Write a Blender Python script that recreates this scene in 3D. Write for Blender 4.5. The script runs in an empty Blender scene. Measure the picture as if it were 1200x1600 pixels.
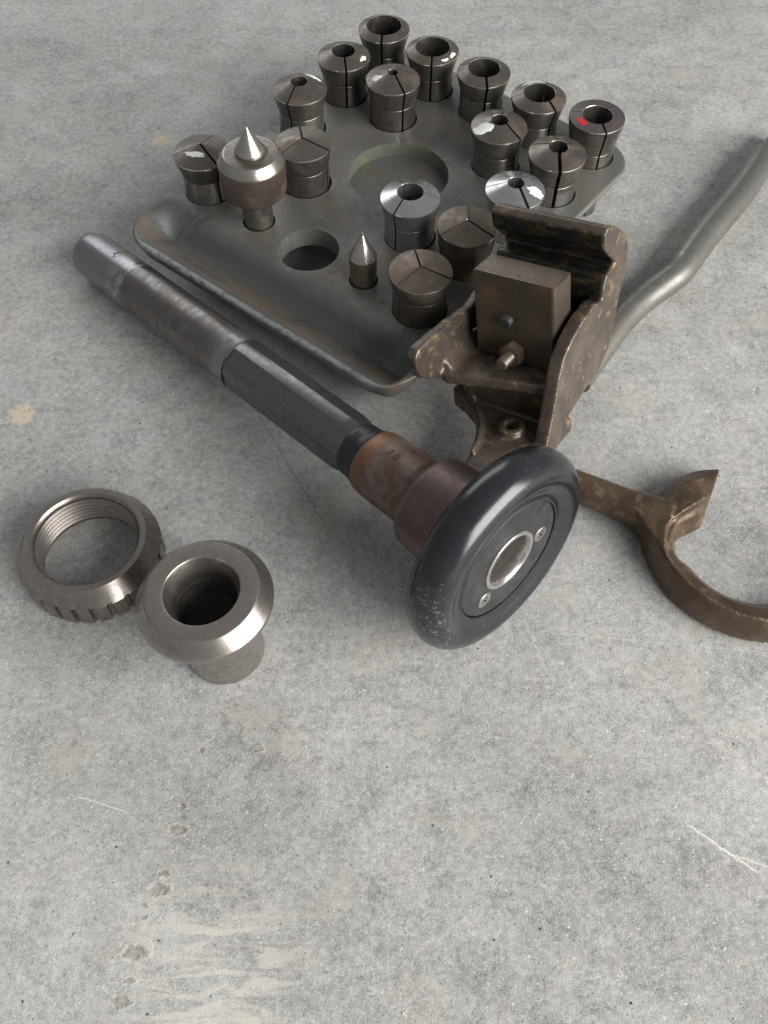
import bpy, bmesh, math, random
from mathutils import Vector, Matrix
random.seed(7)
R = math.radians
scene = bpy.context.scene
COL = scene.collection

# ------------------------------------------------------------------ camera
cam_d = bpy.data.cameras.new('camera')
cam_d.sensor_fit = 'VERTICAL'
cam_d.sensor_height = 36.0
cam_d.lens = 36.0 * 1500.0 / 1600.0
cam_d.clip_start = 0.01
cam_d.clip_end = 100.0
cam = bpy.data.objects.new('camera', cam_d)
COL.objects.link(cam)
cam.location = (0, 0, 0.62)
cam.rotation_euler = (R(90 - 57), 0, 0)
scene.camera = cam

# ------------------------------------------------------------------ light: a roofed floor beside a wide open door
world = bpy.data.worlds.new('World')
scene.world = world
world.use_nodes = True
bg = world.node_tree.nodes['Background']
bg.inputs['Color'].default_value = (0.97, 0.99, 1.0, 1)
bg.inputs['Strength'].default_value = 0.27

def area(name, loc, target, sx, sy, power, color):
    l = bpy.data.lights.new(name, 'AREA')
    l.shape = 'RECTANGLE'; l.size = sx; l.size_y = sy
    l.energy = power; l.color = color
    o = bpy.data.objects.new(name, l)
    COL.objects.link(o)
    o.location = loc
    d = Vector(target) - Vector(loc)
    o.rotation_euler = d.to_track_quat('-Z', 'Y').to_euler()
    return o
area('rear_fill_light', (-1.2, 4.2, 2.0), (0, 0.7, 0), 3.0, 1.6, 38, (0.95, 0.98, 1.0))  # added rear area light, for sheen on the metal and a lighter far floor
area('door_daylight', (2.35, -1.15, 1.40), (0, 0.35, 0.1), 3.0, 2.3, 265, (1.0, 0.985, 0.955))

scene.view_settings.view_transform = 'Standard'
scene.view_settings.look = 'None'
scene.view_settings.exposure = 0.0
scene.view_settings.gamma = 1.0
scene.view_settings.use_curve_mapping = False

# ------------------------------------------------------------------ node helpers
class NT:
    def __init__(self, name):
        self.m = bpy.data.materials.new(name)
        self.m.use_nodes = True
        self.t = self.m.node_tree
        self.b = self.t.nodes['Principled BSDF']
    def n(self, typ, **kw):
        nd = self.t.nodes.new(typ)
        for k, v in kw.items():
            setattr(nd, k, v)
        return nd
    def put(self, sock, v):
        if isinstance(v, bpy.types.NodeSocket):
            self.t.links.new(v, sock)
        elif v is not None:
            if sock.type == 'RGBA' and len(v) == 3:
                v = (*v, 1)
            sock.default_value = v
    def coord(self, which='Object'):
        return self.n('ShaderNodeTexCoord').outputs[which]
    def math(self, op, a, b=None, c=None, clamp=False):
        nd = self.n('ShaderNodeMath', operation=op, use_clamp=clamp)
        self.put(nd.inputs[0], a); self.put(nd.inputs[1], b)
        if c is not None: self.put(nd.inputs[2], c)
        return nd.outputs[0]
    def vmath(self, op, a, b=None, scale=None):
        nd = self.n('ShaderNodeVectorMath', operation=op)
        self.put(nd.inputs[0], a); self.put(nd.inputs[1], b)
        if scale is not None: self.put(nd.inputs['Scale'], scale)
        return nd.outputs['Value'] if op in ('DISTANCE', 'LENGTH', 'DOT_PRODUCT') else nd.outputs[0]
    def noise(self, vec, scale, detail=4, rough=0.55, dist=0.0):
        nd = self.n('ShaderNodeTexNoise')
        self.put(nd.inputs['Vector'], vec)
        nd.inputs['Scale'].default_value = scale
        nd.inputs['Detail'].default_value = detail
        nd.inputs['Roughness'].default_value = rough
        nd.inputs['Distortion'].default_value = dist
        return nd.outputs['Fac']
    def voro(self, vec, scale, feature='F1', out='Distance', rnd=1.0):
        nd = self.n('ShaderNodeTexVoronoi', feature=feature)
        self.put(nd.inputs['Vector'], vec)
        nd.inputs['Scale'].default_value = scale
        nd.inputs['Randomness'].default_value = rnd
        return nd.outputs[out]
    def mapr(self, v, a, b, c=0.0, d=1.0, smooth=True):
        nd = self.n('ShaderNodeMapRange', interpolation_type='SMOOTHSTEP' if smooth else 'LINEAR')
        self.put(nd.inputs['Value'], v)
        for k, x in zip(('From Min', 'From Max', 'To Min', 'To Max'), (a, b, c, d)):
            self.put(nd.inputs[k], x)
        return nd.outputs['Result']
    def mix(self, f, a, b, mode='MIX'):
        nd = self.n('ShaderNodeMix', data_type='RGBA', blend_type=mode)
        self.put(nd.inputs[0], f); self.put(nd.inputs[6], a); self.put(nd.inputs[7], b)
        return nd.outputs[2]
    def sep(self, v):
        nd = self.n('ShaderNodeSeparateXYZ'); self.put(nd.inputs[0], v); return nd.outputs
    def comb(self, x, y, z):
        nd = self.n('ShaderNodeCombineXYZ')
        for i, v in enumerate((x, y, z)): self.put(nd.inputs[i], v)
        return nd.outputs[0]
    def bump(self, h, strength, dist):
        nd = self.n('ShaderNodeBump')
        nd.inputs['Strength'].default_value = strength
        nd.inputs['Distance'].default_value = dist
        self.put(nd.inputs['Height'], h)
        return nd.outputs[0]
    def out(self, color, rough, metal, normal=None, spec=None):
        self.put(self.b.inputs['Base Color'], color)
        self.put(self.b.inputs['Roughness'], rough)
        self.put(self.b.inputs['Metallic'], metal)
        if normal is not None: self.put(self.b.inputs['Normal'], normal)
        if spec is not None: self.put(self.b.inputs['Specular IOR Level'], spec)
        return self.m

def steel(name, base, dark, rust, rust_amt=0.3, rough=0.38, metal=0.9, turned=0.5, seed=0.0, speck=0.3, rust_scale=45):
    """old machined tool steel: turning rings, patina patches, fine pitting"""
    g = NT(name)
    co = g.coord()
    oi = g.n('ShaderNodeObjectInfo').outputs['Random']
    shift = g.comb(g.math('MULTIPLY', oi, 3.1), seed, g.math('MULTIPLY', oi, 7.7))
    p = g.vmath('ADD', co, shift)
    s = g.sep(co)
    rad = g.math('SQRT', g.math('ADD', g.math('MULTIPLY', s[0], s[0]), g.math('MULTIPLY', s[1], s[1])))
    rings = g.noise(g.comb(rad, seed, s[2]), 900, 3, 0.6)
    rings2 = g.noise(g.comb(rad, seed + 3, s[2]), 220, 2, 0.5)
    big = g.noise(p, rust_scale, 5, 0.6, 0.4)
    mid = g.noise(p, 200, 3, 0.6)
    fine = g.noise(p, 1500, 2, 0.6)
    c = g.mix(g.math('MULTIPLY', g.mapr(mid, 0.3, 0.75), .75), base, dark)
    c = g.mix(g.math('MULTIPLY', g.mapr(rings2, 0.4, 0.65), turned * 0.5), c, tuple(x * 0.6 for x in base))
    rm = g.math('MULTIPLY', g.mapr(g.math('ADD', big, g.math('MULTIPLY', fine, 0.12)), 0.70 - 0.35 * rust_amt, 0.92 - 0.25 * rust_amt), min(1.0, rust_amt * 1.4))
    c = g.mix(rm, c, rust)
    sp = g.mapr(g.voro(p, 420), 0.16, 0.08)
    c = g.mix(g.math('MULTIPLY', sp, speck), c, tuple(x * 0.35 for x in dark))
    r = g.math('ADD', rough - .07, g.math('MULTIPLY', g.math('SUBTRACT', mid, 0.5), 0.25))
    r = g.math('ADD', r, g.math('MULTIPLY', rm, 0.22))
    r = g.math('ADD', r, g.math('MULTIPLY', g.math('SUBTRACT', rings, 0.5), 0.18 * turned), clamp=True)
    h = g.math('ADD', g.math('MULTIPLY', rings, turned), g.math('MULTIPLY', fine, 0.5))
    h = g.math('ADD', h, g.math('MULTIPLY', mid, 0.4))
    mt = g.math('SUBTRACT', metal, g.math('MULTIPLY', rm, 0.45))
    return g.out(c, r, mt, g.bump(h, 0.12, 0.00012))

CRACK_ANG = 1.0
M = {}
M['collet_grey'] = steel('collet_steel_grey', (.27, .252, .230), (.165, .150, .135), (.16, .12, .09), .35, .36, seed=1)
M['collet_brown'] = steel('collet_steel_brown', (.25, .22, .19), (.145, .122, .10), (.13, .088, .062), .5, .42, seed=2)
M['collet_dark'] = steel('collet_steel_dark', (.215, .20, .183), (.125, .114, .104), (.13, .09, .06), .4, .40, seed=3)
M['collet_bright'] = steel('collet_steel_bright', (.50, .50, .50), (.34, .335, .33), (.22, .19, .16), .12, .30, seed=4)
M['collet_ground'] = steel('collet_ground_band', (.32, .305, .285), (.24, .225, .21), (.20, .15, .11), .25, .33, seed=31, speck=.1)
M['face_grey'] = steel('collet_face_grey', (.205, .183, .160), (.130, .113, .097), (.15, .10, .065), .5, .44, seed=5, speck=.5)
M['face_brown'] = steel('collet_face_brown', (.165, .134, .112), (.105, .085, .07), (.145, .088, .060), .55, .46, metal=.8, seed=6, speck=.5)
M['face_bright'] = steel('collet_face_bright', (.52, .52, .515), (.38, .375, .37), (.25, .22, .19), .12, .30, seed=8)
M['face_violet'] = steel('collet_face_violet', (.16, .135, .135), (.10, .085, .085), (.13, .08, .06), .3, .45, metal=.7, seed=9)
M['worn_edge'] = steel('worn_bright_edge', (.62, .60, .57), (.45, .43, .40), (.2, .15, .1), .1, .33, seed=10, turned=.2)
M['ring'] = steel('ring_steel', (.31, .282, .258), (.215, .188, .167), (.20, .13, .09), .30, .36, seed=11, rust_scale=30)
M['sleeve'] = steel('sleeve_steel', (.36, .333, .31), (.25, .225, .207), (.22, .15, .11), .25, .36, seed=12, rust_scale=25)
M['dusty_top'] = steel('sleeve_dusty_face', (.19, .17, .155), (.135, .12, .108), (.17, .12, .09), .3, .50, metal=.6, seed=32, rust_scale=30)
M['live_body'] = steel('live_centre_body', (.20, .16, .14), (.13, .10, .09), (.14, .082, .055), .5, .40, metal=.8, seed=13)
M['live_top'] = steel('live_centre_top', (.40, .375, .345), (.29, .27, .245), (.18, .14, .105), .25, .33, seed=14)
M['point'] = steel('centre_point', (.46, .43, .395), (.34, .315, .285), (.3, .24, .18), .15, .30, seed=15, turned=.9)
M['pin'] = steel('centre_pin_body', (.30, .26, .21), (.19, .16, .13), (.18, .12, .08), .5, .42, seed=16)
M['hub'] = steel('hub_steel', (.58, .55, .53), (.42, .39, .37), (.25, .18, .14), .2, .34, seed=17)
M['screw'] = steel('screw_steel', (.45, .43, .41), (.3, .28, .27), (.2, .14, .1), .3, .38, seed=18)
M['hexdark'] = steel('blued_steel', (.150, .151, .156), (.115, .116, .119), (.13, .10, .08), .2, .36, metal=.85, turned=.25, seed=19, rust_scale=28)
M['collar_plum'] = steel('plum_collar', (.155, .105, .10), (.11, .075, .07), (.16, .075, .05), .45, .44, metal=.55, seed=20, rust_scale=30)
M['black_neck'] = steel('black_neck', (.035, .037, .04), (.025, .025, .027), (.05, .04, .03), .2, .42, metal=.5, seed=21)
M['bar'] = steel('bar_steel', (.26, .255, .235), (.17, .165, .15), (.11, .09, .068), .5, .45, metal=.8, turned=.1, seed=22, rust_scale=22)
M['bar_tip'] = steel('bar_tip', (.22, .20, .18), (.14, .13, .12), (.12, .08, .05), .5, .5, seed=23)
M['block'] = steel('block_steel', (.135, .108, .084), (.085, .068, .053), (.125, .078, .042), .5, .42, metal=.7, turned=0, seed=24, rust_scale=30, speck=.6)
M['nut'] = steel('rusty_nut', (.20, .17, .14), (.13, .105, .08), (.16, .10, .055), .5, .46, metal=.7, seed=25)
M['stud'] = steel('dark_stud', (.12, .125, .13), (.08, .08, .085), (.1, .07, .05), .3, .38, seed=26)

def shaft_mat():
    g = NT('ground_shaft')
    co = g.coord(); s = g.sep(co)
    ang = g.math('ARCTAN2', s[1], s[0])
    p = g.vmath('ADD', co, (1.3, 0, 0))
    big = g.noise(g.vmath('MULTIPLY', p, (1, 1, .8)), 70, 7, .72, .4)
    smear = g.noise(g.comb(g.math('MULTIPLY', ang, .012), 0, s[2]), 160, 4, .65)
    rings = g.noise(g.comb(0, 0, s[2]), 700, 3, .6)
    fine = g.noise(p, 1200, 3, .6)
    c = g.mix(g.mapr(smear, .30, .70), (.195, .186, .182), (.132, .124, .121))
    # burnished bands left by the bearing
    z = s[2]
    def band(a, b, e=.003):
        return g.math('MULTIPLY', g.mapr(z, a - e, a + e), g.mapr(z, b + e * .3, b - e * .3))
    bw = g.math('MULTIPLY', band(.058, .081), g.mapr(smear, .40, .60))
    c = g.mix(g.math('MULTIPLY', bw, .75), c, (.47, .47, .48))
    bw2 = g.math('MULTIPLY', band(.205, .2245, .010), g.mapr(smear, .25, .7))
    c = g.mix(g.math('MULTIPLY', bw2, .6), c, (.40, .41, .43))
    c = g.mix(g.math('MULTIPLY', g.math('SUBTRACT', 1.0, g.mapr(z, .045, .09)), .75), c, (.25, .255, .275))
    brown = g.math('MULTIPLY', g.mapr(big, .38, .68), band(.085, .21, .01))
    c = g.mix(g.math('MULTIPLY', brown, .55), c, (.12, .095, .08))
    ru = g.math('MULTIPLY', g.mapr(g.noise(g.vmath('MULTIPLY', p, (1, 1, .35)), 70, 5, .65, .5), .56, .68), g.mapr(z, .09, .13))
    c = g.mix(g.math('MULTIPLY', ru, .4), c, (.16, .10, .07))
    # crack in the end, ragged line partly round the bar
    wob = g.math('MULTIPLY', g.math('SUBTRACT', g.noise(g.comb(g.math('MULTIPLY', ang, 2.2), 0, 0), 1.6, 5, .7), .5), .028)
    dcr = g.math('ABSOLUTE', g.math('SUBTRACT', g.math('SUBTRACT', z, .051), wob))
    arc = g.math('MULTIPLY', g.mapr(g.math('ABSOLUTE', g.math('SUBTRACT', ang, CRACK_ANG)), .75, .6), 1)
    cr = g.math('MULTIPLY', g.mapr(dcr, .0013, .0005), arc)
    lip = g.math('MULTIPLY', g.mapr(dcr, .0032, .0012), g.math('MULTIPLY', arc, g.mapr(fine, .4, .6)))
    c = g.mix(g.math('MULTIPLY', lip, .5), c, (.42, .38, .34))
    c = g.mix(cr, c, (.012, .010, .010))
    r = g.math('ADD', .30, g.math('MULTIPLY', g.math('SUBTRACT', smear, .5), .35))
    r = g.math('ADD', r, g.math('MULTIPLY', g.math('SUBTRACT', fine, .5), .2), clamp=True)
    r = g.math('ADD', r, g.math('MULTIPLY', brown, .12), clamp=True)
    h = g.math('ADD', g.math('MULTIPLY', rings, .6), g.math('MULTIPLY', fine, .6))
    h = g.math('SUBTRACT', h, g.math('MULTIPLY', cr, 4.0))
    return g.out(c, r, .85, g.bump(h, .3, .0003))

def rust_collar_mat():
    g = NT('rusty_collar'); co = g.coord(); s = g.sep(co)
    p = co
    n1 = g.noise(p, 55, 5, .65, .5); n2 = g.noise(p, 260, 4, .6); fine = g.noise(p, 1400, 2)
    edge = g.mapr(s[2], .395, .377)
    c = g.mix(g.mapr(n1, .42, .62), (.135, .082, .062), (.185, .145, .13))
    c = g.mix(g.math('MULTIPLY', g.mapr(g.math('ADD', g.math('MULTIPLY', edge, .5), g.math('ADD', g.math('MULTIPLY', n1, .7), g.math('MULTIPLY', n2, .5))), .78, 1.05), .8), c, (.20, .095, .04))
    c = g.mix(g.math('MULTIPLY', g.mapr(s[2], .376, .373), .7), c, (.13, .105, .085))
    c = g.mix(g.math('MULTIPLY', g.mapr(n2, .58, .75), .5), c, (.09, .05, .035))
    r = g.math('ADD', .40, g.math('MULTIPLY', g.math('SUBTRACT', n2, .5), .3), clamp=True)
    return g.out(c, r, .45, g.bump(g.math('ADD', n2, g.math('MULTIPLY', fine, .6)), .3, .0003))

def wheel_mat():
    g = NT('black_wheel_lacquer'); co = g.coord()
    n1 = g.noise(co, 60, 5, .6); n2 = g.noise(co, 400, 4, .65); fine = g.noise(co, 2200, 2)
    chip = g.math('MULTIPLY', g.mapr(g.noise(co, 260, 6, .75), .64, .68), g.mapr(n1, .54, .64))
    sc = g.mapr(g.noise(g.vmath('MULTIPLY', co, (.25, 1, 1)), 420, 2, .5), .72, .76)
    chip = g.math('MAXIMUM', chip, g.math('MULTIPLY', sc, .3))
    ws = g.sep(co)
    side = g.mapr(g.math('ADD', g.math('MULTIPLY', ws[0], -1.0), g.math('MULTIPLY', ws[1], -.15)), .052, .074)
    scuff = g.math('MULTIPLY', side, g.mapr(g.noise(co, 330, 5, .75, .4), .54, .60))
    chip = g.math('MAXIMUM', chip, g.math('MULTIPLY', scuff, .7))
    c = g.mix(g.mapr(n1, .3, .7), (.0085, .010, .0125), (.015, .0165, .0195))
    c = g.mix(g.math('MULTIPLY', chip, .75), c, (.26, .25, .23))
    r = g.math('ADD', .17, g.math('MULTIPLY', n2, .10))
    r = g.math('ADD', r, g.math('MULTIPLY', chip, .3), clamp=True)
    return g.out(c, r, 0.0, g.bump(g.math('ADD', n2, g.math('MULTIPLY', fine, .3)), .12, .0002), .6)

def plate_mat():
    g = NT('wheel_plate'); co = g.coord()
    n1 = g.noise(co, 90, 5, .65); fine = g.noise(co, 1800, 3)
    scr = g.mapr(g.noise(g.vmath('MULTIPLY', co, (.15, 1.2, 1)), 500, 3, .6), .66, .74)
    c = g.mix(g.mapr(n1, .35, .7), (.020, .021, .022), (.036, .037, .038))
    c = g.mix(g.math('MULTIPLY', scr, .35), c, (.2, .2, .19))
    return g.out(c, g.math('ADD', .36, g.math('MULTIPLY', n1, .2)), .0, g.bump(fine, .12, .0002), .3)

def tray_mat():
    g = NT('worn_grey_casting'); co = g.coord(); s = g.sep(co)
    ty = g.math('MULTIPLY', s[1], -1.0)
    n1 = g.noise(co, 9, 5, .6, .4); n2 = g.noise(co, 38, 6, .65, .3); n3 = g.noise(co, 150, 5, .65); fine = g.noise(co, 900, 3)
    c = g.mix(g.mapr(n1, .35, .65), (.182, .176, .164), (.122, .123, .118))
    c = g.mix(g.math('MULTIPLY', g.mapr(n2, .42, .66), .6), c, (.17, .135, .108))
    c = g.mix(g.math('MULTIPLY', g.mapr(n3, .55, .75), .5), c, (.065, .061, .056))
    # worn paint shows rusty brown along the trough, over a darker blue-grey tone
    tr = g.mapr(g.math('ADD', ty, g.math('MULTIPLY', g.math('SUBTRACT', n2, .5), .03)), .264, .290)
    streak = g.noise(g.vmath('MULTIPLY', co, (.5, 1.2, 1)), 42, 6, .68, .5)
    c = g.mix(g.math('MULTIPLY', tr, .8), c, (.088, .100, .097))
    rb = g.math('MULTIPLY', g.mapr(ty, .294, .304), g.mapr(ty, .327, .320))
    rb = g.math('MULTIPLY', rb, g.mapr(streak, .36, .58))
    c = g.mix(g.math('MULTIPLY', rb, .75), c, (.185, .135, .100))
    lipm = g.math('MULTIPLY', g.mapr(ty, .3255, .3285), g.mapr(n3, .35, .55))  # reflected light line of the lip, painted in as lighter blue-grey
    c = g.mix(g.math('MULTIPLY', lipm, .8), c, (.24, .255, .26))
    # old light green paint left on the vertical sides
    geo = g.n('ShaderNodeNewGeometry')
    nz = g.math('ABSOLUTE', g.sep(geo.outputs['True Normal'])[2])
    side = g.mapr(nz, .5, .25)
    pm = g.math('MULTIPLY', side, g.mapr(g.math('ADD', n2, g.math('MULTIPLY', n3, .25)), .58, .72))
    pm = g.math('MULTIPLY', pm, g.mapr(ty, .30, .24))
    c = g.mix(g.math('MULTIPLY', side, g.math('MULTIPLY', g.mapr(ty, .31, .27), .6)), c, (.19, .195, .175))
    c = g.mix(g.math('MULTIPLY', pm, .6), c, (.21, .25, .105))
    point = geo.outputs['Pointiness']
    ed = g.math('MULTIPLY', g.mapr(point, .53, .60), g.mapr(n3, .3, .55))
    c = g.mix(g.math('MULTIPLY', ed, .7), c, (.30, .31, .31))
    scr = g.mapr(g.noise(g.vmath('MULTIPLY', g.vmath('ADD', co, g.vmath('SCALE', co, scale=0.0)), (.10, 1.0, 1)), 420, 2, .6), .64, .72)
    c = g.mix(g.math('MULTIPLY', scr, .30), c, (.26, .255, .245))
    r = g.math('ADD', .50, g.math('MULTIPLY', g.math('SUBTRACT', n3, .5), .5), clamp=True)
    h = g.math('ADD', g.math('MULTIPLY', n3, .8), g.math('MULTIPLY', fine, .5))
    return g.out(c, r, .35, g.bump(h, .35, .0005), .4)

def casting_mat(name, grease=False, tint=(.078, .062, .049), ochre=(.28, .18, .075)):
    g = NT(name); co = g.coord(); s = g.sep(co)
    n1 = g.noise(co, 32, 5, .6, .4); n2 = g.noise(co, 110, 5, .65, .3); n3 = g.noise(co, 420, 4, .65); fine = g.noise(co, 1500, 2)
    c = g.mix(g.mapr(n1, .35, .65), tint, tuple(x * 1.75 for x in tint))
    c = g.mix(g.math('MULTIPLY', g.mapr(n2, .5, .7), .6), c, (.105, .098, .096))
    geo = g.n('ShaderNodeNewGeometry')
    pt = geo.outputs['Pointiness']
    oc = g.math('MULTIPLY', g.mapr(g.math('ADD', n2, g.math('MULTIPLY', g.math('SUBTRACT', pt, .5), .8)), .575, .64), g.mapr(n3, .36, .5))
    c = g.mix(g.math('MULTIPLY', oc, .75), c, ochre)
    ed = g.math('MULTIPLY', g.mapr(pt, .535, .60), g.mapr(n3, .35, .6))
    c = g.mix(g.math('MULTIPLY', ed, .38), c, (.30, .265, .24))
    r = g.math('ADD', .34, g.math('MULTIPLY', g.math('SUBTRACT', n2, .5), .6), clamp=True)
    if grease:
        m = g.math('MULTIPLY', g.mapr(s[1], .0735, .0700), g.mapr(s[1], .036, .042))
        m = g.math('MULTIPLY', m, g.mapr(g.math('ADD', s[2], g.math('MULTIPLY', g.math('SUBTRACT', n2, .5), .008)), .0925, .0895))
        m = g.math('MULTIPLY', m, g.mapr(s[2], .010, .030))
        m = g.math('MULTIPLY', m, g.mapr(s[0], .0795, .0775))
        gc = g.mix(g.mapr(g.noise(g.vmath('MULTIPLY', co, (.3, 1, 1)), 170, 5, .65), .45, .68), (.014, .015, .015), (.075, .050, .024))
        gc = g.mix(g.mapr(g.voro(co, 520), .16, .08), gc, (.22, .21, .18))
        c = g.mix(m, c, gc)
        r = g.mix(m, r, g.mapr(n3, .3, .7, .22, .5))
    h = g.math('ADD', g.math('MULTIPLY', n2, 1.0), g.math('ADD', g.math('MULTIPLY', n3, .7), g.math('MULTIPLY', fine, .2)))
    return g.out(c, r, .45, g.bump(h, .45, .0008), .5)

def paint_mat(name, col):
    g = NT(name); co = g.coord()
    n = g.noise(co, 700, 4, .6)
    return g.out(g.mix(g.mapr(n, .3, .7), col, tuple(x * .8 for x in col)), .5, 0.0, g.bump(n, .4, .0004))

M['shaft'] = shaft_mat()
M['rust_collar'] = rust_collar_mat()
M['wheel'] = wheel_mat()
M['plate'] = plate_mat()
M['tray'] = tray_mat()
M['bracket'] = casting_mat('oily_brown_casting', True)
M['fork'] = casting_mat('bronzed_fork', False, (.066, .043, .027), (.18, .12, .05))
M['white_paint'] = paint_mat('white_paint_dab', (.82, .82, .80))
M['red_paint'] = paint_mat('red_paint_dab', (.50, .015, .02))
M['ink'] = paint_mat('stamp_dark', (.03, .02, .017))

PITS = [(-0.1171,0.2240,0.0030),(-0.1206,0.2145,0.0030),(-0.0835,0.2150,0.0040),(-0.1270,0.1894,0.0022),(-0.1297,0.1769,0.0040),
        (-0.1307,0.1627,0.0072),(-0.1321,0.1506,0.0026),(-0.1373,0.1366,0.0038),(-0.1379,0.1268,0.0080),(-0.1452,0.1181,0.0030),
        (-0.1460,0.1107,0.0034),(-0.1478,0.0910,0.0092),(-0.1489,0.0759,0.0042),(-0.1528,0.0652,0.0070)]
def floor_mat():
    g = NT('trowelled_concrete')
    co = g.coord()
    n0 = g.noise(co, 2.2, 4, .55, .3)
    n1 = g.noise(co, 9, 4, .62, .5)
    n2 = g.noise(co, 45, 4, .68, .3)
    n3 = g.noise(co, 190, 3, .7)
    n4 = g.noise(co, 700, 2, .7)
    fine = g.noise(co, 1700, 1, .7)
    n5 = g.noise(g.vmath('ADD', co, (4, 7, 0)), 380, 3, .75)
    val = .352
    for nz_, amp in ((n0, .26), (n1, .38), (n2, .36), (n3, .40), (n5, .34), (n4, .30), (fine, .22)):
        val = g.math('ADD', val, g.math('MULTIPLY', g.math('SUBTRACT', nz_, .5), amp))
    hue = g.noise(g.vmath('ADD', co, (9, 3, 0)), 26, 4, .6)
    c = g.mix(g.mapr(hue, .35, .65), (1.0, .972, .930), (.99, .982, .972))
    c = g.vmath('SCALE', c, scale=g.math('MAXIMUM', val, .05))
    stn = g.math('MULTIPLY', g.mapr(g.noise(g.vmath('ADD', co, (3, 3, 0)), 4.5, 3, .6, .8),   .50, .62), .12)
    c = g.mix(stn, c, (.24, .232, .215))
    # dark granular clusters where the paste has worn off
    cl = g.math('MULTIPLY', g.mapr(n2, .50, .64), g.mapr(n5, .50, .60))
    c = g.mix(g.math('MULTIPLY', cl, .38), c, (.15, .147, .138))
    cl2 = g.math('MULTIPLY', g.mapr(n1, .52, .40), g.mapr(n5, .47, .38))
    c = g.mix(g.math('MULTIPLY', cl2, .5), c, (.56, .55, .52))
    # warm cement bloom
    wb = g.noise(g.vmath('ADD', co, (5, 2, 0)), 16, 3, .65, .4)
    c = g.mix(g.math('MULTIPLY', g.mapr(wb, .56, .72), .45), c, (.42, .39, .34))
    # light and dark grit
    def grit(scale, r0, r1, sel, col, amt, off):
        nonlocal c
        q = g.vmath('ADD', co, off)
        vn = g.n('ShaderNodeTexVoronoi', voronoi_dimensions='2D'); g.put(vn.inputs['Vector'], q); vn.inputs['Scale'].default_value = scale
        d = vn.outputs['Distance']; cc = g.sep(vn.outputs['Color'])[0]
        m = g.math('MULTIPLY', g.mapr(d, r1, r0), g.math('GREATER_THAN', cc, sel))
        c = g.mix(g.math('MULTIPLY', m, amt), c, col)
        return m
    grit(300, .06, .24, .86, (.60, .58, .54), .6, (1, 1, 0))
    grit(80, .02, .09, .86, (.64, .61, .56), .8, (3, 1, 0))
    dg = grit(150, .06, .13, .84, (.09, .088, .083), .55, (2, 5, 0))
    dg2 = grit(30, .014, .032, .91, (.035, .034, .033), .9, (7, 5, 0))
    # trowel drag with laitance streaks in the near left corner
    s = g.sep(co)
    st = g.noise(g.vmath('MULTIPLY', co, (.22, 1.0, 1)), 110, 4, .68, .5)
    reg = g.math('MULTIPLY', g.mapr(g.vmath('DISTANCE', co, (-.105, .075, 0)), .085, .02), g.mapr(s[0], -.160, -.146))
    sm = g.math('MULTIPLY', reg, g.mapr(st, .44, .60))
    c = g.mix(g.math('MULTIPLY', sm, .8), c, (.54, .515, .465))
    reg2 = g.mapr(g.vmath('DISTANCE', g.vmath('MULTIPLY', co, (.45, 1, 1)), (0, .236, 0)), .03, .006)
    c = g.mix(g.math('MULTIPLY', reg2, g.math('MULTIPLY', g.mapr(st, .42, .7), .4)), c, (.54, .515, .47))
    # blow holes
    wob = g.n('ShaderNodeTexNoise'); g.put(wob.inputs['Vector'], co); wob.inputs['Scale'].default_value = 130; wob.inputs['Detail'].default_value = 3; wob.inputs['Roughness'].default_value = .65
    wv = g.vmath('SCALE', g.vmath('SUBTRACT', wob.outputs['Color'], (.5, .5, .5)), scale=.008)
    q = g.vmath('MULTIPLY', g.vmath('ADD', co, wv), (1, 1, 0))
    dmin = None
    for (x, y, r) in PITS:
        d = g.math('DIVIDE', g.vmath('DISTANCE', g.vmath('MULTIPLY', q, (.75, 1.25, 0)), (x * .75, y * 1.25, 0)), r * .66)
        dmin = d if dmin is None else g.math('MINIMUM', dmin, d)
    rim = g.math('MULTIPLY', g.mapr(dmin, .85, 1.0), g.mapr(dmin, 1.45, 1.05))
    pit = g.mapr(dmin, 1.08, .55)
    c = g.mix(g.math('MULTIPLY', rim, g.math('MULTIPLY', g.mapr(n3, .35, .6), .55)), c, (.52, .48, .41))
    c = g.mix(g.math('MULTIPLY', pit, .75), c, g.mix(g.mapr(n3, .4, .6), (.20, .185, .16), (.33, .31, .28)))
    # dried paint splashes
    for (x, y, r, col) in ((-.2993, .4989, .0125, (.55, .47, .36)), (-.229, .8578, .011, (.55, .46, .34))):
        d = g.vmath('DISTANCE', g.vmath('ADD', co, g.vmath('SCALE', wv, scale=2.2)), (x, y, 0))
        c = g.mix(g.math('MULTIPLY', g.mapr(d, r, r * .6), g.mapr(g.math('ADD', n3, g.math('MULTIPLY', n5, .5)), .60, .74)), c, col)
    # hairline scratches
    def line(a, b, w, col, amt, wig=.35):
        nonlocal c
        ax, ay = a; bx, by = b
        L = math.hypot(bx - ax, by - ay); tx, ty = (bx - ax) / L, (by - ay) / L
        v = g.vmath('SUBTRACT', g.vmath('ADD', co, g.vmath('SCALE', wv, scale=wig)), (ax, ay, 0))
        along = g.vmath('DOT_PRODUCT', v, (tx, ty, 0))
        acr = g.math('ABSOLUTE', g.vmath('DOT_PRODUCT', v, (-ty, tx, 0)))
        m = g.math('MULTIPLY', g.mapr(acr, w, w * .3), g.math('MULTIPLY', g.mapr(along, 0, .01), g.mapr(along, L, L - .01)))
        m = g.math('MULTIPLY', m, g.mapr(n4, .30, .52))
        c = g.mix(g.math('MULTIPLY', m, amt), c, col)
    line((.19, .168), (.236, .133), .0009, (.66, .65, .62), .9)
    line((.207, .152), (.250, .135), .0007, (.66, .65, .62), .7)
    line((.105, .302), (.32, .279), .0006, (.55, .54, .52), .4)
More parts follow.
